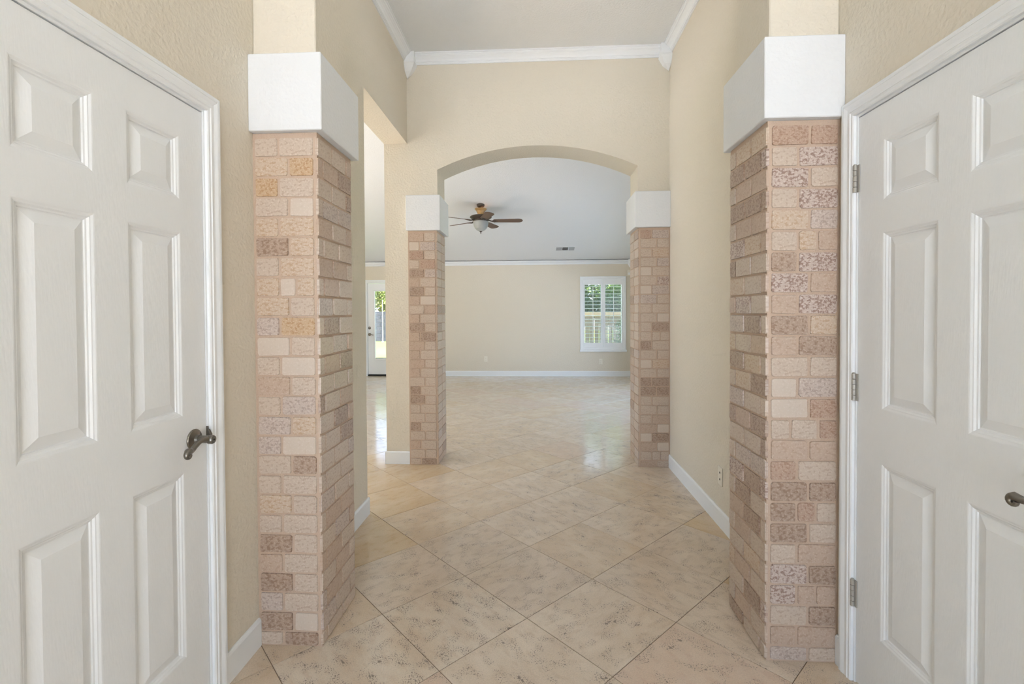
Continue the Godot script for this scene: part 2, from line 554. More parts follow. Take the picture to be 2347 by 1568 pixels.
func hinge(root: Node3D, x: float, n: float, y: float, z: float) -> void:
	var h := 0.097
	var st := begin()
	box(st, Vector3(x - n * 0.002, y - h / 2, z), Vector3(x + n * 0.0015, y + h / 2, z + 0.012), 0.0006)
	var o := part("hinge", st, M.hinge, root)
	for k in 5:
		var s2 := begin()
		var a := y - h / 2 + h / 5 * k
		lathe(s2, Vector3(x + n * 0.006, a + 0.0006, z - 0.003), Vector3.UP, [Vector2(0, 0), Vector2(0.0065, 0), Vector2(0.007, 0.001), Vector2(0.007, h / 5 - 0.002), Vector2(0.0065, h / 5 - 0.0012), Vector2(0, h / 5 - 0.0012)], 16)
		part("knuckle", s2, M.hinge, o)
	var s3 := begin()
	lathe(s3, Vector3(x + n * 0.006, y + h / 2, z - 0.003), Vector3.UP, [Vector2(0.0055, 0), Vector2(0.0055, 0.002), Vector2(0.003, 0.004), Vector2(0, 0.0045)], 12)
	part("pin", s3, M.hinge, o)

func inner_door(called: String, label: String, face: float, n: float, z_far: float, z_near: float, stile: float, handle_far: bool) -> void:
	var root := thing(called, label, "door", Vector3(face, 0, (z_far + z_near) / 2), "", "structure")
	var leaf_face := face - n * 0.003
	panel_door(root, leaf_face, n, z_far, z_near, stile, 0.10, 0.008, 2.032)
	# jamb with a stop behind the leaf
	var st := begin()
	for z in [[z_far - 0.022, z_far - 0.002], [z_near + 0.002, z_near + 0.022]]:
		box(st, Vector3(face - n * 0.15, 0, z[0]), Vector3(face, 2.056, z[1]), 0.0015)
	box(st, Vector3(face - n * 0.15, 2.036, z_far - 0.002), Vector3(face, 2.056, z_near + 0.002), 0.0015)
	for z in [[z_far - 0.002, z_far + 0.012], [z_near - 0.012, z_near + 0.002]]:
		box(st, Vector3(face - n * 0.052, 0, z[0]), Vector3(face - n * 0.04, 2.036, z[1]))
	box(st, Vector3(face - n * 0.052, 2.02, z_far), Vector3(face - n * 0.04, 2.036, z_near))
	part("jamb", st, M.white, root)
	var cs := begin()
	casing(cs, Vector3(face, 0, z_far - 0.010), Vector3.BACK, absf(z_near - z_far) + 0.02, 2.044, Vector3(n, 0, 0), CASING)
	part("casing", cs, M.white, root)
	if handle_far:
		lever(root, leaf_face, n, 0.933, z_far + 0.060, 1.0)
		var sp := begin()
		box(sp, Vector3(face - n * 0.02, 0.905, z_far - 0.004), Vector3(face + n * 0.004, 0.962, z_far - 0.0005), 0.001)
		tube(sp, [Vector3(face + n * 0.003, 0.918, z_far - 0.004), Vector3(face + n * 0.008, 0.933, z_far - 0.006), Vector3(face + n * 0.003, 0.95, z_far - 0.004)], [0.004, 0.006, 0.004], 8)
		part("strike_plate", sp, M.nickel, root)
	else:
		lever(root, leaf_face, n, 0.933, z_near - 0.060, -1.0)
		for y in [1.818, 1.073, 0.326]:
			hinge(root, face, n, y, z_far - 0.004)

# ---------------------------------------------------------------- small things
func outlet(label: String, at: Vector3, out: Vector3, jacks := false) -> void:
	var t := thing("wall_plate" if jacks else "electrical_outlet", label, "wall plate" if jacks else "outlet", at)
	var side := out.cross(Vector3.UP).abs()
	var hw := 0.035
	var hh := 0.057
	part("cover_plate", bx(at - side * hw - Vector3.UP * hh, at + side * hw + Vector3.UP * hh + out * 0.006, 0.002), M.plate, t)
	for s in [-1.0, 1.0]:
		var c: Vector3 = at + Vector3.UP * 0.021 * s
		if jacks:
			part("jack", bx(c - side * 0.006 - Vector3.UP * 0.006, c + side * 0.006 + Vector3.UP * 0.006 + out * 0.0075, 0.001), M.slot, t)
		else:
			var f := part("receptacle", bx(c - side * 0.016 - Vector3.UP * 0.014, c + side * 0.016 + Vector3.UP * 0.014 + out * 0.0085, 0.002), M.plate, t)
			for k in [-1.0, 1.0]:
				part("slot", bx(c + side * (0.0065 * k - 0.0012) - Vector3.UP * 0.004, c + side * (0.0065 * k + 0.0012) + Vector3.UP * 0.005 + out * 0.009), M.slot, f)

func corner_block(label: String, at: Vector3, sx: float, sz: float) -> void:
	var t := thing("crown_corner_block", label, "moulding", at - Vector3.UP * 0.2, "crown corner blocks")
	var st := begin()
	var a := 0.092
	var lip := 0.098
	box(st, at - Vector3.UP * 0.088, at + Vector3(sx * a, 0, sz * a), 0.003)
	box(st, at - Vector3.UP * lip, at + Vector3(sx * (a + 0.003), -0.088, sz * (a + 0.003)), 0.002)
	part("block", st, M.white, t)
	var ps := begin()
	var q := [at + Vector3(0, -lip, 0), at + Vector3(sx * a, -lip, 0), at + Vector3(sx * a, -lip, sz * a), at + Vector3(0, -lip, sz * a)]
	var m := [at + Vector3(0, -0.155, 0), at + Vector3(sx * a * 0.62, -0.155, 0), at + Vector3(sx * a * 0.62, -0.155, sz * a * 0.62), at + Vector3(0, -0.155, sz * a * 0.62)]
	var tip := at + Vector3(sx * 0.008, -0.200, sz * 0.008)
	for e in [1, 2]:
		var n: Vector3 = Vector3(sx, -0.5, 0) if e == 1 else Vector3(0, -0.5, sz)
		quad(ps, q[e], q[e + 1], m[e + 1], m[e], n)
		tri(ps, m[e], m[e + 1], tip, n)
	part("drop", ps, M.white, t)

func make_fan(at: Vector3) -> void:
	var t := thing("ceiling_fan", "bronze ceiling fan with brown blades and a ribbed glass bowl light", "ceiling fan", at)
	var y := at.y       # the height of the bottom finial
	var c := Vector3(at.x, 0, at.z)
	var up := Vector3.UP
	var st := begin()
	lathe(st, c + up * 3.035, Vector3.DOWN, [Vector2(0.062, -0.02), Vector2(0.062, 0.008), Vector2(0.056, 0.026), Vector2(0.038, 0.042), Vector2(0.018, 0.050), Vector2(0.0, 0.051)], 28)
	part("canopy", st, M.bronze, t)
	st = begin()
	tube(st, [c + up * 2.85, c + up * 3.0], [0.013, 0.013], 12)
	part("downrod", st, M.bronze, t)
	st = begin()
	lathe(st, c + up * 2.868, up, [Vector2(0.040, 0.0), Vector2(0.046, 0.012), Vector2(0.055, 0.04), Vector2(0.068, 0.070), Vector2(0.096, 0.104), Vector2(0.090, 0.105), Vector2(0.063, 0.072), Vector2(0.050, 0.04), Vector2(0.04, 0.012)], 40, 0.06, 5)
	part("tulip_shade", st, M.amber, t)
	var bulb := begin()
	lathe(bulb, c + up * 2.93 + Vector3(0.032, 0, 0), up, [Vector2(0.0, 0.0), Vector2(0.008, 0.002), Vector2(0.011, 0.014), Vector2(0.008, 0.028), Vector2(0.0, 0.034)], 12)
	part("light_bulb", bulb, M.bulb, t)
	st = begin()
	lathe(st, c, up, [Vector2(0.0, 2.772), Vector2(0.118, 2.772), Vector2(0.124, 2.780), Vector2(0.126, 2.790), Vector2(0.116, 2.795), Vector2(0.128, 2.808), Vector2(0.160, 2.826), Vector2(0.171, 2.836), Vector2(0.168, 2.848), Vector2(0.150, 2.860), Vector2(0.110, 2.869), Vector2(0.04, 2.872), Vector2(0.0, 2.872)], 44)
	part("motor_housing", st, M.bronze, t)
	st = begin()
	lathe(st, c, up, [Vector2(0.0, 2.620), Vector2(0.030, 2.621), Vector2(0.062, 2.636), Vector2(0.090, 2.664), Vector2(0.108, 2.702), Vector2(0.117, 2.740), Vector2(0.120, 2.772)], 96, 0.018, 24)
	part("glass_bowl", st, M.bowl, t)
	st = begin()
	lathe(st, c, up, [Vector2(0.0, 2.578), Vector2(0.004, 2.582), Vector2(0.008, 2.592), Vector2(0.005, 2.600), Vector2(0.010, 2.606), Vector2(0.022, 2.618), Vector2(0.022, 2.624), Vector2(0.0, 2.626)], 18)
	part("finial", st, M.bronze, t)
	for k in 5:
		var ang := TAU * k / 5.0 + 0.02
		var d := Vector3(cos(ang), 0, -sin(ang))
		var s := Vector3(sin(ang), 0, cos(ang))
		var tilt := (s + up * 0.2).normalized()
		var nn := tilt.cross(d).normalized()
		var b := c + up * 2.782
		st = begin()
		tube(st, [b + d * 0.10 + up * 0.015, b + d * 0.15 + up * 0.002, b + d * 0.19 - up * 0.010, b + d * 0.24 - up * 0.004], [0.012, 0.014, 0.013, 0.010], 10, Vector2(1.4, 0.7))
		for e in [-1.0, 1.0]:
			tube(st, [b + d * 0.17 - up * 0.006, b + d * 0.215 + tilt * 0.035 * e - up * 0.004, b + d * 0.27 + tilt * 0.028 * e], [0.008, 0.009, 0.006], 8)
		var arm := part("blade_arm", st, M.bronze, t)
		st = begin()
		var outline := []
		for i in 13:
			var a := -PI / 2 + PI * i / 12.0
			outline.append(Vector2(0.59 + 0.07 * cos(a), 0.07 * sin(a)))
		outline.append(Vector2(0.205, 0.055))
		outline.append(Vector2(0.195, 0.0))
		outline.append(Vector2(0.205, -0.055))
		for i in outline.size():
			var j := (i + 1) % outline.size()
			var p: Vector3 = b + d * outline[i].x + tilt * outline[i].y
			var q: Vector3 = b + d * outline[j].x + tilt * outline[j].y
			var m: Vector3 = b + d * 0.42
			tri(st, p + nn * 0.003, q + nn * 0.003, m + nn * 0.003, nn)
			tri(st, p - nn * 0.003, q - nn * 0.003, m - nn * 0.003, -nn)
			quad(st, p + nn * 0.003, q + nn * 0.003, q - nn * 0.003, p - nn * 0.003, p - m)
		part("blade", st, M.blade, arm)
	var l := OmniLight3D.new()
	l.name = "fan_uplight"
	l.position = c + up * 2.958 + Vector3(0.032, 0, 0)
	l.light_color = Color(1.0, 0.78, 0.58)
	l.light_energy = 0.0005
	l.light_size = 0.02
	l.omni_range = 20.0
	l.omni_attenuation = 2.0
	l.shadow_enabled = true
	add_child(l)

# semi-flush bowl lamp of the hall, above the upper edge of the picture
func make_ceiling_light(at: Vector3) -> void:
	var t := thing("ceiling_light", "frosted glass bowl lamp under the hall ceiling between the pillars", "lamp", at)
	var c := Vector3(at.x, 0, at.z)
	var up := Vector3.UP
	var st := begin()
	lathe(st, c, up, [Vector2(0.0, CEIL - 0.03), Vector2(0.05, CEIL - 0.028), Vector2(0.065, CEIL - 0.012), Vector2(0.065, CEIL)], 24)
	part("canopy", st, M.nickel, t)
	st = begin()
	tube(st, [c + up * at.y, c + up * (CEIL - 0.02)], [0.008, 0.008], 10)
	part("stem", st, M.nickel, t)
	st = begin()
	lathe(st, c + up * at.y, up, [Vector2(0.0, 0.0), Vector2(0.06, 0.006), Vector2(0.11, 0.03), Vector2(0.14, 0.07), Vector2(0.145, 0.075), Vector2(0.135, 0.075), Vector2(0.105, 0.036), Vector2(0.06, 0.012), Vector2(0.0, 0.006)], 36)
	part("bowl", st, M.bowl, t)
	st = begin()
	lathe(st, c + up * (at.y + 0.075), up, [Vector2(0.012, 0.0), Vector2(0.02, 0.012), Vector2(0.03, 0.04), Vector2(0.02, 0.068), Vector2(0.0, 0.078)], 20)
	part("light_bulb", st, M.lamp, t)
	var l := OmniLight3D.new()
	l.name = "hall_light"
	l.position = c + up * (at.y + 0.11)
	l.light_color = Color(1.0, 0.985, 0.96)
	l.light_energy = 0.05
	l.light_size = 0.03
	l.omni_range = 25.0
	l.omni_attenuation = 2.0
	l.shadow_enabled = true
	add_child(l)

func roof_y(z: float) -> float:
	return minf(2.41 + 0.25 * (z - ZB), CEIL)

# ---------------------------------------------------------------- plants outside
func leaf_mesh() -> ArrayMesh:
	var st := begin()
	var keep := org
	org = Vector3.ZERO
	tri(st, Vector3(0, 0, 0), Vector3(-0.3, 0.5, 0.06), Vector3(0, 1, -0.1), Vector3.BACK)
	tri(st, Vector3(0, 0, 0), Vector3(0, 1, -0.1), Vector3(0.3, 0.5, 0.06), Vector3.BACK)
	org = keep
	return st.commit()

func tree(called: String, label: String, at: Vector3, blobs: Array, count: int, size: float, tint: Color, trunk: float, group := "") -> void:
	var t := thing(called, label, "tree" if trunk > 0 else "shrub", at, group)
	if trunk > 0:
		var st := begin()
		tube(st, [at, at + Vector3(0.05, trunk * 0.5, 0), at + Vector3(0.0, trunk, 0.05)], [0.09, 0.07, 0.05], 10)
		part("trunk", st, M.bark, t)
	var mm := MultiMesh.new()
	mm.transform_format = MultiMesh.TRANSFORM_3D
	mm.use_colors = true
	mm.mesh = leaf_mesh()
	mm.instance_count = count
	for i in count:
		var b: Array = blobs[rng.randi() % blobs.size()]
		var d := Vector3(rng.randfn(), rng.randfn(), rng.randfn()).normalized() * pow(rng.randf(), 0.4)
		var p: Vector3 = b[0] + d * b[1]
		var bs := Basis.from_euler(Vector3(rng.randf() * TAU, rng.randf() * TAU, rng.randf() * TAU)).scaled(Vector3.ONE * size * rng.randf_range(0.6, 1.3))
		mm.set_instance_transform(i, Transform3D(bs, p - at))
		var v := rng.randf_range(0.55, 1.25)
		mm.set_instance_color(i, Color(tint.r * v * rng.randf_range(0.85, 1.25), tint.g * v, tint.b * v))
	var o := MultiMeshInstance3D.new()
	o.name = "foliage"
	o.multimesh = mm
	o.material_override = M.leaf
	o.set_meta("kind", "stuff")
	t.add_child(o, true)

# ================================================================ the scene
func _ready() -> void:
	rng.seed = 7
	# camera
	var cam := Camera3D.new()
	cam.name = "camera"
	cam.position = Vector3(0, 1.3497, 0)
	cam.rotation = Vector3(-0.0161, 0.0512, -0.0051)
	cam.projection = Camera3D.PROJECTION_FRUSTUM
	cam.near = 0.05
	cam.far = 200.0
	cam.size = 0.05 * 1568.0 / 1094.7
	cam.frustum_offset = Vector2(0, -0.05 * (784.0 - 732.64) / 1094.7)
	add_child(cam)
	cam.current = true
	# daylight
	var sky_mat := ProceduralSkyMaterial.new()
	sky_mat.sky_top_color = Color(0.70, 0.83, 1.0)
	sky_mat.sky_horizon_color = Color(0.90, 0.95, 1.0)
	sky_mat.ground_horizon_color = Color(0.80, 0.80, 0.78)
	sky_mat.ground_bottom_color = Color(0.70, 0.70, 0.68)
	sky_mat.sky_energy_multiplier = 1.0
	sky_mat.ground_energy_multiplier = 1.0
	var sky := Sky.new()
	sky.sky_material = sky_mat
	var env := Environment.new()
	env.background_mode = Environment.BG_SKY
	env.sky = sky
	env.background_energy_multiplier = 1.0
	env.tonemap_mode = Environment.TONE_MAPPER_LINEAR
	env.tonemap_exposure = 4.55
	env.sdfgi_enabled = true
	env.ssao_enabled = true
	env.ssil_enabled = true
	var we := WorldEnvironment.new()
	we.name = "environment"
	we.environment = env
	add_child(we)
	var sun := DirectionalLight3D.new()
	sun.name = "sun"
	sun.rotation_degrees = Vector3(-43, -62, 0)
	sun.light_energy = 4.0
	sun.light_color = Color(1.0, 0.99, 0.98)
	sun.light_angular_distance = 0.6
	sun.shadow_enabled = true
	sun.sky_mode = DirectionalLight3D.SKY_MODE_LIGHT_ONLY
	add_child(sun)

	make_materials()
	M.bulb = plain(Color8(255, 226, 190), 0.4)
	M.bulb.emission_enabled = true
	M.bulb.emission = Color8(255, 214, 170)
	M.bulb.emission_energy_multiplier = 0.6
	M.lamp = plain(Color8(255, 250, 240), 0.4)
	M.lamp.emission_enabled = true
	M.lamp.emission = Color8(255, 248, 236)
	M.lamp.emission_energy_multiplier = 1.0
	M.bark = plain(Color8(120, 100, 82), 0.9)
	M.leaf = plain(Color.WHITE, 0.6, 0, 0.4)
	M.leaf.vertex_color_use_as_albedo = true
	M.leaf.backlight_enabled = true
	M.leaf.backlight = Color(0.5, 0.55, 0.3)

	build_floor()
	build_walls()
	build_ceilings()
	build_trim()
	build_openings()
	build_pillars()
	build_small()
	build_outside()

func build_floor() -> void:
	var f := thing("floor", "polished travertine floor laid in diagonal square tiles", "floor", Vector3.ZERO, "", "structure")
	part("bed", bx(Vector3(GX0 - 0.15, -0.15, ZB - 0.15), Vector3(2.45, -0.0025, ZF + 0.15)), M.bed, f)
	var s := 0.4572
	var g := 0.0026
	var st := begin()
	org = Vector3.ZERO
	var h := s / 2 - g / 2
	var b := 0.0012
	var rim := [Vector3(-h, -b, -h), Vector3(h, -b, -h), Vector3(h, -b, h), Vector3(-h, -b, h)]
	var top := [Vector3(-h + b, 0, -h + b), Vector3(h - b, 0, -h + b), Vector3(h - b, 0, h - b), Vector3(-h + b, 0, h - b)]
	var uv := func(p: Vector3) -> Vector2: return Vector2(p.x / s + 0.5, p.z / s + 0.5)
	tri(st, top[0], top[1], top[2], Vector3.UP, uv.call(top[0]), uv.call(top[1]), uv.call(top[2]))
	tri(st, top[0], top[2], top[3], Vector3.UP, uv.call(top[0]), uv.call(top[2]), uv.call(top[3]))
	for k in 4:
		var l := (k + 1) % 4
		var n: Vector3 = (rim[k] + rim[l]).normalized() + Vector3.UP * 0.8
		for p3 in [[rim[k], rim[l], top[l]], [rim[k], top[l], top[k]]]:
			tri(st, p3[0], p3[1], p3[2], n, uv.call(p3[0]), uv.call(p3[1]), uv.call(p3[2]))
		var down := Vector3(0, -0.009, 0)
		for p3 in [[rim[k], rim[l], rim[l] + down], [rim[k], rim[l] + down, rim[k] + down]]:
			tri(st, p3[0], p3[1], p3[2], (rim[k] + rim[l]) * Vector3(1, 0, 1), uv.call(p3[0]), uv.call(p3[1]), uv.call(p3[2]))
	var mesh := st.commit()
	var o := Vector2(-0.0475, -2.0833)
	var e1 := Vector2(1, -1) / sqrt(2.0)
	var e2 := Vector2(-1, -1) / sqrt(2.0)
	var r := RandomNumberGenerator.new()
	r.seed = 21
	var rest := {}
	for i in range(-24, 24):
		for j in range(-24, 34):
			var c := o + e1 * (s * (i + 0.5)) + e2 * (s * (j + 0.5))
			var hall := c.x > -2.3 and c.x < 1.45 and c.y < -1.0 and c.y > -4.6
			var great := c.x > -4.9 and c.x < 2.25 and c.y <= -4.2 and c.y > -10.3
			if great and c.x < -1.6:
				great = c.x > -0.30 * absf(c.y) - 1.0 and c.x < -0.13 * absf(c.y) - 0.2 or c.y < -4.2 and c.x > -2.2
			var pick: int = [0, 1, 2, 3, 4, 6, 0, 1, 2, 6][r.randi() % 10]
			var q := r.randi() % 4
			if not (hall or great):
				# tiles that the picture does not show: one joined part
				if c.x > GX0 - 0.1 and c.x < 2.2 and c.y > ZB and c.y < ZF:
					if not rest.has(pick):
						rest[pick] = begin()
					rest[pick].append_from(mesh, 0, Transform3D(Basis(Vector3.UP, PI / 4 + q * PI / 2), Vector3(c.x, 0, c.y)))
				continue
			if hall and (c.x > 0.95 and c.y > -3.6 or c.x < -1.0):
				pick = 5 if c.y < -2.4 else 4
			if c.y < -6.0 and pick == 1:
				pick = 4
			put("tile", mesh, M.tiles[pick], Transform3D(Basis(Vector3.UP, PI / 4 + q * PI / 2), Vector3(c.x, 0, c.y)), f)

	var joined := ArrayMesh.new()
	for k in rest:
		rest[k].commit(joined)
		joined.surface_set_material(joined.get_surface_count() - 1, M.tiles[k])
	var more := MeshInstance3D.new()
	more.name = "further_tiles"
	more.mesh = joined
	more.set_meta("kind", "stuff")
	f.add_child(more, true)

func build_walls() -> void:
	org = Vector3.ZERO
	var H := CEIL + 0.15
	# left wall of the entry and hall: a door, then a tall opening to the side room
	var st := begin()
	box(st, Vector3(XLB, 0, 0.3), Vector3(XL, H, -0.853))
	box(st, Vector3(-2.3, 0, 0.15), Vector3(XLB, H, 0.3))
	box(st, Vector3(-2.45, 0, 0.15), Vector3(-2.3, H, ZF))
	box(st, Vector3(XLB, 2.056, -0.853), Vector3(XL, H, -1.602))
	box(st, Vector3(XLB, 0, -1.602), Vector3(XL, H, ZD))
	box(st, Vector3(XLB, 2.839, ZD), Vector3(XL, H, ZA))
	solid("wall_left", st, M.wall, "cream left wall of the entry with a tall side opening", "wall")
	st = begin()
	box(st, Vector3(XR, 0, 0.3), Vector3(1.30, H, -0.968))
	box(st, Vector3(1.30, 0, 0.15), Vector3(2.3, H, 0.3))
	box(st, Vector3(2.3, 0, 0.15), Vector3(2.45, H, ZF))
	box(st, Vector3(XR, 2.056, -0.968), Vector3(1.30, H, -1.792))
	box(st, Vector3(XR, 0, -1.792), Vector3(1.30, H, ZA))
	solid("wall_right", st, M.wall, "cream right wall of the entry and hall", "wall")
	# the arched wall
	st = begin()
	var xs := 0.872
	var cx := 0.005
	var ysp := 2.604
	var rise := 0.194
	var R := (xs * xs + rise * rise) / (2 * rise)
	box(st, Vector3(XLB, 2.2, ZAB), Vector3(cx - xs, H, ZA))
	box(st, Vector3(cx + xs, 2.2, ZAB), Vector3(2.13, H, ZA))
	box(st, Vector3(XLB, 0, ZAB), Vector3(-0.90, 2.2, ZA))
	box(st, Vector3(0.91, 0, ZAB), Vector3(2.13, 2.2, ZA))
	var seg := 40
	for i in seg:
		var x0 := -xs + 2 * xs * i / seg
		var x1 := -xs + 2 * xs * (i + 1) / seg
		var y0 := ysp + rise - R + sqrt(R * R - x0 * x0)
		var y1 := ysp + rise - R + sqrt(R * R - x1 * x1)
		for z in [[ZA, 1.0], [ZAB, -1.0]]:
			quad(st, Vector3(cx + x0, y0, z[0]), Vector3(cx + x1, y1, z[0]), Vector3(cx + x1, H, z[0]), Vector3(cx + x0, H, z[0]), Vector3(0, 0, z[1]))
		quad(st, Vector3(cx + x0, y0, ZA), Vector3(cx + x1, y1, ZA), Vector3(cx + x1, y1, ZAB), Vector3(cx + x0, y0, ZAB), Vector3.DOWN)
	solid("wall_far", st, M.wall, "cream wall with a wide low arch at the end of the hall", "wall")
	# back wall of the great room, with a window and a garden door
	st = begin()
	var zb := ZB - 0.15
	for a in [[GX0 - 0.15, -6.0, 0, 2.6], [-6.0, -4.2, 0, 0.5], [-6.0, -4.2, 2.2, 2.6], [-4.2, -3.64, 0, 2.6], [-3.64, -2.62, 2.02, 2.6], [-2.62, 0.955, 0, 2.6], [0.955, 1.80, 0, 0.60], [0.955, 1.80, 2.03, 2.6], [1.80, GX1 + 0.15, 0, 2.6]]:
		box(st, Vector3(a[0], a[2], zb), Vector3(a[1], a[3], ZB))
	solid("wall_back", st, M.wall, "cream back wall of the great room with shuttered window", "wall")
	st = begin()
	for a in [[ZB, -8.9, 0, H], [-8.9, -5.3, 0, 0.1], [-8.9, -5.3, 1.85, H], [-5.3, ZAB, 0, H]]:
		box(st, Vector3(GX1, a[2], a[0]), Vector3(GX1 + 0.15, a[3], a[1]))
	solid("wall_great_room_right", st, M.wall, "cream right wall of the great room with wide glazing, behind the arch", "wall")
	# left wall of the great room: a glazed opening onto the garden
	st = begin()
	for a in [[-9.995, -4.4, 0, H], [-4.4, -1.6, 0, 0.3], [-4.4, -1.6, 3.1, H], [-1.6, -0.6, 0, H]]:
		box(st, Vector3(GX0 - 0.15, a[2], a[0]), Vector3(GX0, a[3], a[1]))
	solid("wall_great_room_left", st, M.wall, "cream garden-side wall of the great room with a wide window", "wall")
	solid("wall_side_room", bx(Vector3(GX0 - 0.15, 0, -0.75), Vector3(XLB, H, -0.6)), M.wall, "cream end wall of the side room", "wall")
	# front wall behind the camera: open doorway with a window over it
	st = begin()
	for a in [[-2.45, -1.5, 0, H], [1.5, 2.45, 0, H], [-1.5, 1.5, 2.44, H]]:
		box(st, Vector3(a[0], a[2], ZF), Vector3(a[1], a[3], ZF + 0.15))
	solid("wall_front", st, M.wall, "cream front wall with the wide open entrance", "wall")

func build_ceilings() -> void:
	org = Vector3.ZERO
	solid("ceiling", bx(Vector3(-2.45, CEIL, ZA + 0.001), Vector3(2.45, CEIL + 0.15, ZF + 0.15)), M.ceil, "flat off-white ceiling of the entry hall", "ceiling")
	var st := begin()
	var zr := ZB + (CEIL - 2.41) / 0.25
	var z0 := ZB - 0.15
	var y0 := 2.41 - 0.25 * 0.15
	var x0 := GX0 - 0.15
	var x1 := GX1 + 0.15
	var up := Vector3.UP * 0.12
	var a := Vector3(x0, y0, z0)
	var b := Vector3(x1, y0, z0)
	var c := Vector3(x1, CEIL, zr)
	var d := Vector3(x0, CEIL, zr)
	quad(st, a, b, c, d, Vector3(0, -1, 0.25))
	quad(st, a + up, b + up, c + up, d + up, Vector3(0, 1, -0.25))
	quad(st, a, b, b + up, a + up, Vector3.FORWARD)
	quad(st, a, d, d + up, a + up, Vector3.LEFT)
	quad(st, b, c, c + up, b + up, Vector3.RIGHT)
	box(st, Vector3(x0, CEIL, zr), Vector3(x1, CEIL + 0.12, ZAB))
	box(st, Vector3(x0, CEIL, ZAB), Vector3(XLB, CEIL + 0.12, -0.6))
	solid("ceiling_great_room", st, M.ceil, "sloping off-white ceiling of the great room beyond the arch", "ceiling")

func build_trim() -> void:
	org = Vector3.ZERO
	var dn := Vector3.DOWN
	var st := begin()
	run_profile(st, Vector3(XL, CEIL, 0.3), Vector3(XL, CEIL, ZA + 0.08), Vector3.RIGHT, dn, CROWN)
	solid("trim_1", st, M.white, "white crown moulding along the left wall of the hall", "moulding")
	st = begin()
	run_profile(st, Vector3(XR, CEIL, 0.3), Vector3(XR, CEIL, ZA + 0.08), Vector3.LEFT, dn, CROWN)
	solid("trim_2", st, M.white, "white crown moulding along the right wall of the hall", "moulding")
	st = begin()
	run_profile(st, Vector3(XL + 0.08, CEIL, ZA), Vector3(XR - 0.08, CEIL, ZA), Vector3.BACK, dn, CROWN)
	solid("trim_3", st, M.white, "white crown moulding above the arch", "moulding")
	st = begin()
	run_profile(st, Vector3(GX0, 2.41, ZB), Vector3(GX1 - 0.06, 2.41, ZB), Vector3.BACK, dn, CROWN)
	solid("trim_4", st, M.white, "white crown moulding along the back wall of the great room", "moulding")
	corner_block("white crown corner block left of the arch, under the hall ceiling", Vector3(XL, CEIL, ZA), 1, 1)
	corner_block("white crown corner block right of the arch, under the hall ceiling", Vector3(XR, CEIL, ZA), -1, 1)
	corner_block("white crown corner block above the shuttered window, in the far corner", Vector3(GX1, 2.42, ZB), -1, 1)
	org = Vector3.ZERO
	var base := [Vector2(0.0, 0.0), Vector2(0.006, 0.0), Vector2(0.010, 0.006), Vector2(0.012, 0.012), Vector2(0.012, 0.112)]
	var y := Vector3.UP * 0.112
	st = begin()
	run_profile(st, Vector3(XL, 0, -1.65) + y, Vector3(XL, 0, -1.866) + y, Vector3.RIGHT, dn, base)
	solid("baseboard_entry_left", st, M.white, "short white baseboard between the left door and the brick pillar", "baseboard")
	st = begin()
	run_profile(st, Vector3(XR, 0, -1.84) + y, Vector3(XR, 0, -1.866) + y, Vector3.LEFT, dn, base)
	box(st, Vector3(XR - 0.012, 0, -1.84), Vector3(XR, 0.108, -1.866), 0.001)
	solid("baseboard_entry_right", st, M.white, "short white baseboard between the right door and the brick pillar", "baseboard")
	st = begin()
	run_profile(st, Vector3(XL, 0, -2.2) + y, Vector3(XL, 0, ZD - 0.012) + y, Vector3.RIGHT, dn, base)
	run_profile(st, Vector3(XL + 0.012, 0, ZD) + y, Vector3(XLB, 0, ZD) + y, Vector3.FORWARD, dn, base)
	solid("baseboard_left", st, M.white, "white baseboard on the left wall beside the side opening", "baseboard")
	st = begin()
	run_profile(st, Vector3(XR, 0, -2.2) + y, Vector3(XR, 0, ZA) + y, Vector3.LEFT, dn, base)
	solid("baseboard_right", st, M.white, "white baseboard along the right wall of the hall", "baseboard")
	st = begin()
	run_profile(st, Vector3(XLB - 0.012, 0, ZA) + y, Vector3(XL + 0.008, 0, ZA) + y, Vector3.BACK, dn, base)
	run_profile(st, Vector3(XLB, 0, ZA + 0.012) + y, Vector3(XLB, 0, ZAB) + y, Vector3.LEFT, dn, base)
	solid("baseboard_far", st, M.white, "white baseboard left of the far brick pillar", "baseboard")
	st = begin()
	run_profile(st, Vector3(-2.58, 0, ZB) + y, Vector3(GX1, 0, ZB) + y, Vector3.BACK, dn, base)
	run_profile(st, Vector3(GX0, 0, ZB) + y, Vector3(-3.68, 0, ZB) + y, Vector3.BACK, dn, base)
	solid("baseboard_back", st, M.white, "white baseboard along the back wall of the great room", "baseboard")

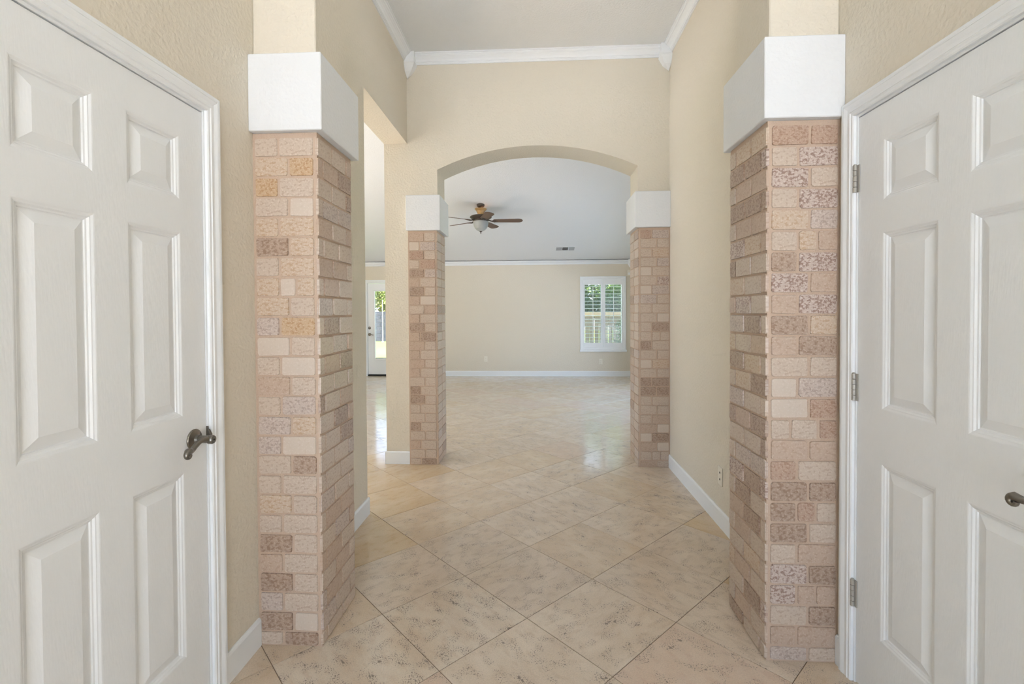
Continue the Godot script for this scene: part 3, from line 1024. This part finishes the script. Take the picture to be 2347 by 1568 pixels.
func build_openings() -> void:
	inner_door("door_1", "white six-panel door with a nickel lever on the left wall", XL, 1.0, -1.580, -0.875, 0.105, true)
	inner_door("door_2", "white six-panel door with three nickel hinges on the right wall", XR, -1.0, -1.770, -0.990, 0.120, false)
	# garden door in the back wall
	var d := thing("door_3", "white glazed garden door in the back wall, seen through the side opening", "door", Vector3(-3.13, 0, ZB), "", "structure")
	var st := begin()
	var zf := ZB - 0.02
	for a in [[-3.587, -3.46, 0.035, 1.965], [-2.80, -2.673, 0.035, 1.965], [-3.46, -2.80, 0.035, 0.345], [-3.46, -2.80, 1.815, 1.965]]:
		box(st, Vector3(a[0], a[2], zf - 0.045), Vector3(a[1], a[3], zf))
	var leaf := part("leaf", st, M.door, d)
	st = begin()
	casing(st, Vector3(-3.435, 0.372, zf), Vector3.RIGHT, 0.61, 1.428, Vector3.BACK, [Vector2(0, -0.02), Vector2(0, 0.008), Vector2(0.006, 0.014), Vector2(0.022, 0.014), Vector2(0.030, 0.0)], true)
	part("glazing_frame", st, M.white, leaf)
	part("pane", bx(Vector3(-3.45, 0.355, zf - 0.024), Vector3(-2.81, 1.81, zf - 0.020)), M.glass, leaf)
	part("weather_bar", bx(Vector3(-3.435, 0.372, zf - 0.018), Vector3(-2.825, 0.385, zf - 0.006)), M.dark, leaf)
	st = begin()
	for a in [[-3.637, -3.592, 0, 2.015], [-2.668, -2.623, 0, 2.015], [-3.637, -2.623, 1.972, 2.018]]:
		box(st, Vector3(a[0], a[2], ZB - 0.15), Vector3(a[1], a[3], ZB), 0.002)
	part("jamb", st, M.white, d)
	st = begin()
	casing(st, Vector3(-3.60, 0, ZB), Vector3.RIGHT, 0.94, 1.985, Vector3.BACK, CASING)
	part("casing", st, M.white, d)
	part("threshold", bx(Vector3(-3.592, 0.0, ZB - 0.16), Vector3(-2.668, 0.03, ZB + 0.01), 0.004), M.dark, d)
	st = begin()
	lathe(st, Vector3(-3.555, 1.022, zf), Vector3.BACK, [Vector2(0.0, 0.0), Vector2(0.030, 0.0), Vector2(0.030, 0.006), Vector2(0.022, 0.014), Vector2(0.012, 0.016), Vector2(0.010, 0.026), Vector2(0, 0.026)], 24)
	part("deadbolt", st, M.nickel, d)
	st = begin()
	lathe(st, Vector3(-3.555, 0.885, zf), Vector3.BACK, [Vector2(0.0, 0.0), Vector2(0.032, 0.0), Vector2(0.032, 0.006), Vector2(0.02, 0.012), Vector2(0.012, 0.016), Vector2(0.012, 0.050), Vector2(0, 0.052)], 24)
	tube(st, [Vector3(-3.555, 0.885, zf + 0.045), Vector3(-3.51, 0.882, zf + 0.045), Vector3(-3.46, 0.872, zf + 0.042)], [0.010, 0.008, 0.007], 10)
	part("handle", st, M.nickel, d)

	# shuttered window in the back wall
	var w := thing("window_1", "white-framed window with a pair of open louvred shutters in the back wall", "window", Vector3(1.378, 0.515, ZB), "", "structure")
	st = begin()
	casing(st, Vector3(0.955, 0.602, ZB), Vector3.RIGHT, 0.846, 1.425, Vector3.BACK, [Vector2(-0.012, -0.02), Vector2(-0.012, 0.012), Vector2(0.0, 0.014), Vector2(0.004, 0.024), Vector2(0.040, 0.026), Vector2(0.046, 0.018), Vector2(0.050, 0.018), Vector2(0.050, 0.0)], true)
	part("window_frame", st, M.white, w)
	part("sill", bx(Vector3(0.896, 0.515, ZB), Vector3(1.862, 0.558, ZB + 0.045), 0.006), M.white, w)
	st = begin()
	for a in [[0.955, 0.985, 0.60, 2.03], [1.77, 1.80, 0.60, 2.03], [1.363, 1.393, 0.60, 2.03], [0.955, 1.80, 0.60, 0.63], [0.955, 1.80, 2.0, 2.03]]:
		box(st, Vector3(a[0], a[2], ZB - 0.13), Vector3(a[1], a[3], ZB - 0.09), 0.002)
	part("sash", st, M.white, w)
	for a in [[0.985, 1.363], [1.393, 1.77]]:
		part("pane", bx(Vector3(a[0], 0.63, ZB - 0.112), Vector3(a[1], 2.0, ZB - 0.108)), M.glass, w)
	for a in [[0.957, 1.376], [1.380, 1.799]]:
		var x0: float = a[0]
		var x1: float = a[1]
		st = begin()
		for q in [[x0, x0 + 0.046, 0.612, 2.018], [x1 - 0.040, x1, 0.612, 2.018], [x0 + 0.046, x1 - 0.040, 0.612, 0.698], [x0 + 0.046, x1 - 0.040, 1.904, 2.018]]:
			box(st, Vector3(q[0], q[2], ZB - 0.022), Vector3(q[1], q[3], ZB + 0.006), 0.0015)
		var sh := part("shutter", st, M.white, w)
		var pitch := (1.904 - 0.698) / 16.0
		for k in 16:
			var y := 0.698 + pitch * (k + 0.5)
			st = begin()
			var ring := []
			for i in 10:
				var t := TAU * i / 10
				var dz := cos(t) * 0.031
				var dy := sin(t) * 0.0055
				ring.append(Vector2(dz * cos(0.06) - dy * sin(0.06), dz * sin(0.06) + dy * cos(0.06)))
			for i in 10:
				var j := (i + 1) % 10
				var p: Vector2 = ring[i]
				var r: Vector2 = ring[j]
				quad(st, Vector3(x0 + 0.047, y + p.y, ZB - 0.008 + p.x), Vector3(x1 - 0.041, y + p.y, ZB - 0.008 + p.x), Vector3(x1 - 0.041, y + r.y, ZB - 0.008 + r.x), Vector3(x0 + 0.047, y + r.y, ZB - 0.008 + r.x), Vector3(0, p.y + r.y, p.x + r.x))
			part("louver", st, M.white, sh)
		part("tilt_rod", bx(Vector3((x0 + x1) / 2 - 0.003, 0.72, ZB + 0.026), Vector3((x0 + x1) / 2 + 0.009, 1.865, ZB + 0.036), 0.002), M.white, sh)

	# glazing of the garden side and over the entrance
	for g in [["window_2", -8.9, -5.3, 0.1, 1.85, GX1 + 0.16], ["window_3", -4.4, -1.6, 0.3, 3.1, GX0]]:
		var xw: float = g[5]
		var n := thing(g[0], "wide white-framed glazing in the right wall of the great room" if g[0] == "window_2" else "white-framed window of the side room", "window", Vector3(xw, g[3], (g[1] + g[2]) / 2), "", "structure")
		st = begin()
		var zs := [g[1], g[2] - 0.06]
		zs.append((g[1] + g[2]) / 2 - 0.03)
		for z in zs:
			box(st, Vector3(xw - 0.11, g[3], z), Vector3(xw - 0.05, g[4], z + 0.06), 0.003)
		for yy in [g[3], g[4] - 0.06]:
			box(st, Vector3(xw - 0.11, yy, g[1]), Vector3(xw - 0.05, yy + 0.06, g[2]), 0.003)
		part("window_frame", st, M.white, n)
		for k in 2:
			var za: float = g[1] + 0.06 if k == 0 else (g[1] + g[2]) / 2 + 0.03
			var ze: float = (g[1] + g[2]) / 2 - 0.03 if k == 0 else g[2] - 0.06
			part("pane", bx(Vector3(xw - 0.082, g[3] + 0.06, za), Vector3(xw - 0.078, g[4] - 0.06, ze)), M.glass, n)

	var w4 := thing("window_4", "white-framed window at the left end of the back wall", "window", Vector3(-5.1, 0.5, ZB), "", "structure")
	st = begin()
	for a in [[-6.0, -5.94, 0.5, 2.2], [-4.26, -4.2, 0.5, 2.2], [-5.13, -5.07, 0.5, 2.2], [-6.0, -4.2, 0.5, 0.56], [-6.0, -4.2, 2.14, 2.2]]:
		box(st, Vector3(a[0], a[2], ZB - 0.12), Vector3(a[1], a[3], ZB - 0.05), 0.003)
	part("window_frame", st, M.white, w4)
	for a in [[-5.94, -5.13], [-5.07, -4.26]]:
		part("pane", bx(Vector3(a[0], 0.56, ZB - 0.087), Vector3(a[1], 2.14, ZB - 0.083)), M.glass, w4)

func build_pillars() -> void:
	var side := [[0.135, 0.150, 0.065], [0.048, 0.150, 0.150]]
	var lp := ["Scc", "Lmo", "Soc", "Lcp", "Smm", "Lbm", "Scm", "Hmpm", "Lmc", "Sgo", "Lpc", "Scp", "Ltc", "Scg", "Lgm", "Sgp", "Lcb", "Scc", "Lmc", "Scc", "Lbc", "Stc", "Lbc", "Sgc", "Lbp", "Scb"]
	var rp := ["Lrr", "Scv", "Lvc", "Scv", "Lmg", "Hcmt", "Sbv", "Lvt", "Stv", "Lbm", "Stb", "Lcc", "Spg", "Lpr", "Iccr", "Ltt", "Src", "Lbb", "Hbrc", "Lbc", "Sct", "Lvb", "Hvtt", "Lcb", "Stt", "Lgc"]
	var fl := ["Ltc", "Spg", "Lrc", "Scr", "Lbg", "Stc", "Lbc", "Stp", "Lct", "Stc", "Lbc", "Stb", "Ltc", "Stc", "Ltc", "Stc", "Lcc", "Sbc", "Lbc", "Scc", "Lcc", "Sbc", "Lcc", "Stc", "Lcc", "Scb"]
	var fr := ["Srg", "Lcc", "Scm", "Lcg", "Spc", "Lcv", "Spg", "Lgc", "Scc", "Lcp", "Scb", "Hccc", "Sbc", "Lcc", "Spm", "Lcc", "Sbb", "Lbb", "Scc", "Lcc", "Sct", "Ltp", "Spb", "Ltp", "Hccc", "Ltc"]
	var t := brick_pillar("near travertine brick pillar with white cap beside the left door", -1.0, XL, -0.866, -1.865, -2.22, Vector3(XL, 2.069, -1.841), Vector3(-0.838, 2.371, -2.238), lp, side, "travertine brick pillars")
	part("upper_shaft", bx(Vector3(XL, 2.371, -1.88), Vector3(-0.876, CEIL, -2.165), 0.004), M.wall, t)
	t = brick_pillar("near travertine brick pillar with white cap beside the right door", 1.0, XR, 0.874, -1.865, -2.22, Vector3(XR, 2.069, -1.841), Vector3(0.854, 2.371, -2.238), rp, side, "travertine brick pillars")
	part("upper_shaft", bx(Vector3(XR, 2.371, -1.88), Vector3(0.889, CEIL, -2.18), 0.004), M.wall, t)
	var far_side := [[0.172, 0.19], [0.19, 0.172]]
	brick_pillar("far travertine brick pillar carrying the left end of the arch", -1.0, -1.128, -0.868, -4.165, -4.53, Vector3(-1.140, 2.069, -4.145), Vector3(-0.838, 2.376, -4.55), fl, far_side, "travertine brick pillars")
	brick_pillar("far travertine brick pillar carrying the right end of the arch", 1.0, XR, 0.876, -4.165, -4.53, Vector3(XR, 2.069, -4.145), Vector3(0.846, 2.376, -4.55), fr, far_side, "travertine brick pillars")

func build_small() -> void:
	outlet("small cream wall plate with two jacks low on the right hall wall", Vector3(XR, 0.318, -3.03), Vector3.LEFT, true)
	outlet("white outlet low on the back wall, left of centre under the fan", Vector3(-1.068, 0.361, ZB), Vector3.BACK)
	outlet("white outlet low on the back wall, below the shuttered window", Vector3(1.329, 0.306, ZB), Vector3.BACK)
	# motion sensor
	var c := Vector3(1.912, 2.085, ZB)
	var t := thing("motion_sensor", "small white motion sensor high in the far right corner", "sensor", c)
	part("housing", bx(c + Vector3(-0.034, 0, 0), c + Vector3(0.034, 0.118, 0.045), 0.008), M.plate, t)
	part("lens", bx(c + Vector3(-0.022, 0.018, 0.04), c + Vector3(0.022, 0.062, 0.05), 0.004), M.white, t)
	# ceiling vent on the slope
	var x0 := 0.39
	var x1 := 0.738
	var zc := -9.335
	var at := Vector3((x0 + x1) / 2, roof_y(zc), zc)
	var v := thing("ceiling_vent", "white three-section air vent on the sloping ceiling", "vent", at)
	var tilt := Basis(Vector3.RIGHT, -atan(0.25))
	v.basis = tilt
	org = Vector3.ZERO
	var st := begin()
	var hw := 0.205
	var hz := 0.11
	for a in [[-hw, hw, -hz, -0.078], [-hw, hw, 0.078, hz], [-hw, -0.175, -0.078, 0.078], [0.175, hw, -0.078, 0.078], [-0.066, -0.054, -0.078, 0.078], [0.054, 0.066, -0.078, 0.078]]:
		box(st, Vector3(a[0], -0.008, a[2]), Vector3(a[1], -0.0005, a[3]), 0.001)
	part("frame", st, M.ceil, v)
	part("duct_throat", bx(Vector3(-0.175, -0.002, -0.078), Vector3(0.175, -0.0006, 0.078)), M.slot, v)
	for s in 3:
		var a: float = [-0.175, -0.054, 0.066][s]
		var b: float = [-0.066, 0.054, 0.175][s]
		for k in 9:
			st = begin()
			var z := -0.07 + 0.0175 * k
			var lean: float = 0.003 if s == 1 else -0.005
			quad(st, Vector3(a, -0.003, z), Vector3(b, -0.003, z), Vector3(b, -0.009, z + lean), Vector3(a, -0.009, z + lean), Vector3(0, -1, -0.3))
			quad(st, Vector3(a, -0.002, z), Vector3(b, -0.002, z), Vector3(b, -0.0082, z + lean), Vector3(a, -0.0082, z + lean), Vector3(0, 1, 0.3))
			part("slat", st, M.slat, v)
	make_ceiling_light(Vector3(0.0, 3.17, -2.55))
	make_fan(Vector3(-0.868, 2.578, -7.5))

func build_outside() -> void:
	org = Vector3.ZERO
	M.lawn = bumpy(plain(Color8(108, 130, 64), 0.9, 0, 0.2), 31, 0.1, 0.8, Vector3.ONE * 0.9)
	M.pave = bumpy(plain(Color8(200, 204, 207), 0.9, 0, 0.2), 32, 0.08, 0.4, Vector3.ONE)
	M.fence = bumpy(plain(Color8(132, 113, 97), 0.85, 0, 0.3), 33, 0.05, 0.5, Vector3(8, 0.6, 8))
	M.rail = bumpy(plain(Color8(176, 146, 116), 0.8, 0, 0.3), 34, 0.05, 0.4, Vector3(0.6, 8, 8))
	M.block = bumpy(plain(Color8(54, 58, 66), 0.9, 0, 0.2), 35, 0.1, 0.6, Vector3.ONE * 3)
	solid("ground_lawn", bx(Vector3(-30, -0.4, -40), Vector3(20, -0.16, ZB - 0.2)), M.lawn, "bright green lawn behind the house", "lawn")
	solid("ground_side", bx(Vector3(-30, -0.4, ZB - 0.2), Vector3(GX0 - 0.2, -0.16, ZF + 0.15)), M.pave, "pale paving beside the house", "paving")
	solid("ground_right", bx(Vector3(2.5, -0.4, ZB - 0.2), Vector3(20, -0.16, ZF + 0.15)), M.pave, "pale paving on the right side of the house", "paving")
	solid("ground_front", bx(Vector3(-30, -0.4, ZF + 0.16), Vector3(20, -0.06, 30)), M.pave, "pale concrete forecourt in front of the entrance", "paving")
	# wooden fence seen through the window
	var f := thing("garden_fence", "weathered wooden fence with a pale top rail behind the shuttered window", "fence", Vector3(2.0, -0.16, -14.6))
	var picket := bx(f.position + Vector3(-0.066, 0, -0.01), f.position + Vector3(0.066, 1.40, 0.01), 0.003).commit()
	for k in 50:
		put("picket", picket, M.fence, Transform3D(Basis(Vector3.BACK, rng.randf_range(-0.004, 0.004)), Vector3(-3.4 + 0.14 * k, rng.randf_range(-0.01, 0.0), rng.randf_range(-0.003, 0.003))), f)
	for y in [1.36, 0.25]:
		part("rail", bx(Vector3(-1.5, -0.16 + y, -14.585), Vector3(5.7, -0.16 + y + (0.14 if y > 1 else 0.09), -14.55), 0.004), M.rail, f)
	# block wall at the end of the lawn, seen through the garden door
	var w := thing("block_wall", "dark grey concrete block wall at the end of the lawn", "garden wall", Vector3(-8.5, -0.16, -24.6))
	part("mortar_core", bx(Vector3(-13.0, -0.16, -24.78), Vector3(-4.0, 1.38, -24.62)), M.bed, w)
	var blk := bx(w.position + Vector3(-0.197, 0.004, -0.01), w.position + Vector3(0.197, 0.19, 0.015), 0.006).commit()
	for r in 8:
		for k in 22:
			put("block", blk, M.block, Transform3D(Basis(), Vector3(-4.25 + 0.4 * k + (0.2 if r % 2 else 0.0), 0.195 * r, rng.randf_range(-0.004, 0.004))), w)
	var dark := Color(0.05, 0.10, 0.025)
	var mid := Color(0.09, 0.17, 0.035)
	var sunny := Color(0.20, 0.26, 0.05)
	tree("leafy_tree", "dense green tree rising above the wooden fence, left half of the window", Vector3(1.2, -0.16, -16.4), [[Vector3(0.9, 2.2, -16.3), 0.9], [Vector3(1.6, 2.7, -16.4), 0.9], [Vector3(0.6, 3.2, -16.5), 1.0], [Vector3(1.4, 1.7, -16.2), 0.7]], 9000, 0.11, mid, 1.6, "trees beyond the fence")
	tree("leafy_tree", "dense green tree rising above the wooden fence, right half of the window", Vector3(3.2, -0.16, -16.2), [[Vector3(2.7, 2.1, -16.1), 0.8], [Vector3(3.4, 2.6, -16.2), 0.9], [Vector3(2.9, 3.1, -16.4), 1.0], [Vector3(2.4, 1.7, -16.0), 0.6]], 9000, 0.11, mid, 1.6, "trees beyond the fence")
	tree("shade_tree", "tall garden tree whose crown shades the wooden fence", Vector3(-2.9, -0.16, -12.6), [[Vector3(-2.4, 4.9, -12.5), 1.5], [Vector3(-1.3, 5.2, -12.5), 1.5], [Vector3(-3.2, 5.4, -12.9), 1.4], [Vector3(-0.6, 4.6, -13.0), 1.2], [Vector3(-1.8, 4.5, -13.2), 1.2]], 16000, 0.19, mid, 4.6)
	tree("dark_hedge", "dark hedge just behind the wooden fence", Vector3(2.0, -0.16, -15.4), [[Vector3(0.6, 1.3, -15.3), 0.5], [Vector3(1.4, 1.35, -15.3), 0.5], [Vector3(2.2, 1.4, -15.3), 0.5], [Vector3(3.0, 1.35, -15.3), 0.5], [Vector3(3.7, 1.3, -15.3), 0.5]], 8000, 0.09, dark, 0.0)
	tree("garden_shrub", "grey-green shrub in front of the wooden fence, right of the window", Vector3(2.62, -0.16, -13.9), [[Vector3(2.62, 0.35, -13.9), 0.42], [Vector3(2.60, 0.85, -13.9), 0.35], [Vector3(2.66, 1.2, -13.9), 0.2]], 3000, 0.07, Color(0.10, 0.14, 0.06), 0.0)
	tree("leafy_tree", "sunny green tree behind the block wall", Vector3(-8.6, -0.16, -26.0), [[Vector3(-8.8, 2.3, -25.8), 1.0], [Vector3(-8.0, 2.0, -25.6), 0.8], [Vector3(-9.4, 2.8, -26.0), 1.1], [Vector3(-7.6, 2.9, -26.0), 1.1], [Vector3(-8.4, 3.6, -26.0), 1.1]], 9000, 0.16, sunny, 1.8, "trees beyond the block wall")
	var p := thing("garden_pole", "thin pale pole standing on the lawn before the block wall", "pole", Vector3(-7.9, -0.16, -24.2))
	var st := begin()
	tube(st, [Vector3(-7.9, -0.16, -24.2), Vector3(-7.9, 2.0, -24.2)], [0.022, 0.018], 8)
	part("shaft", st, M.plate, p)
	st = begin()
	lathe(st, Vector3(-7.9, -0.16, -24.2), Vector3.UP, [Vector2(0, 0), Vector2(0.06, 0), Vector2(0.05, 0.03), Vector2(0.0, 0.04)], 12)
	part("foot", st, M.plate, p)
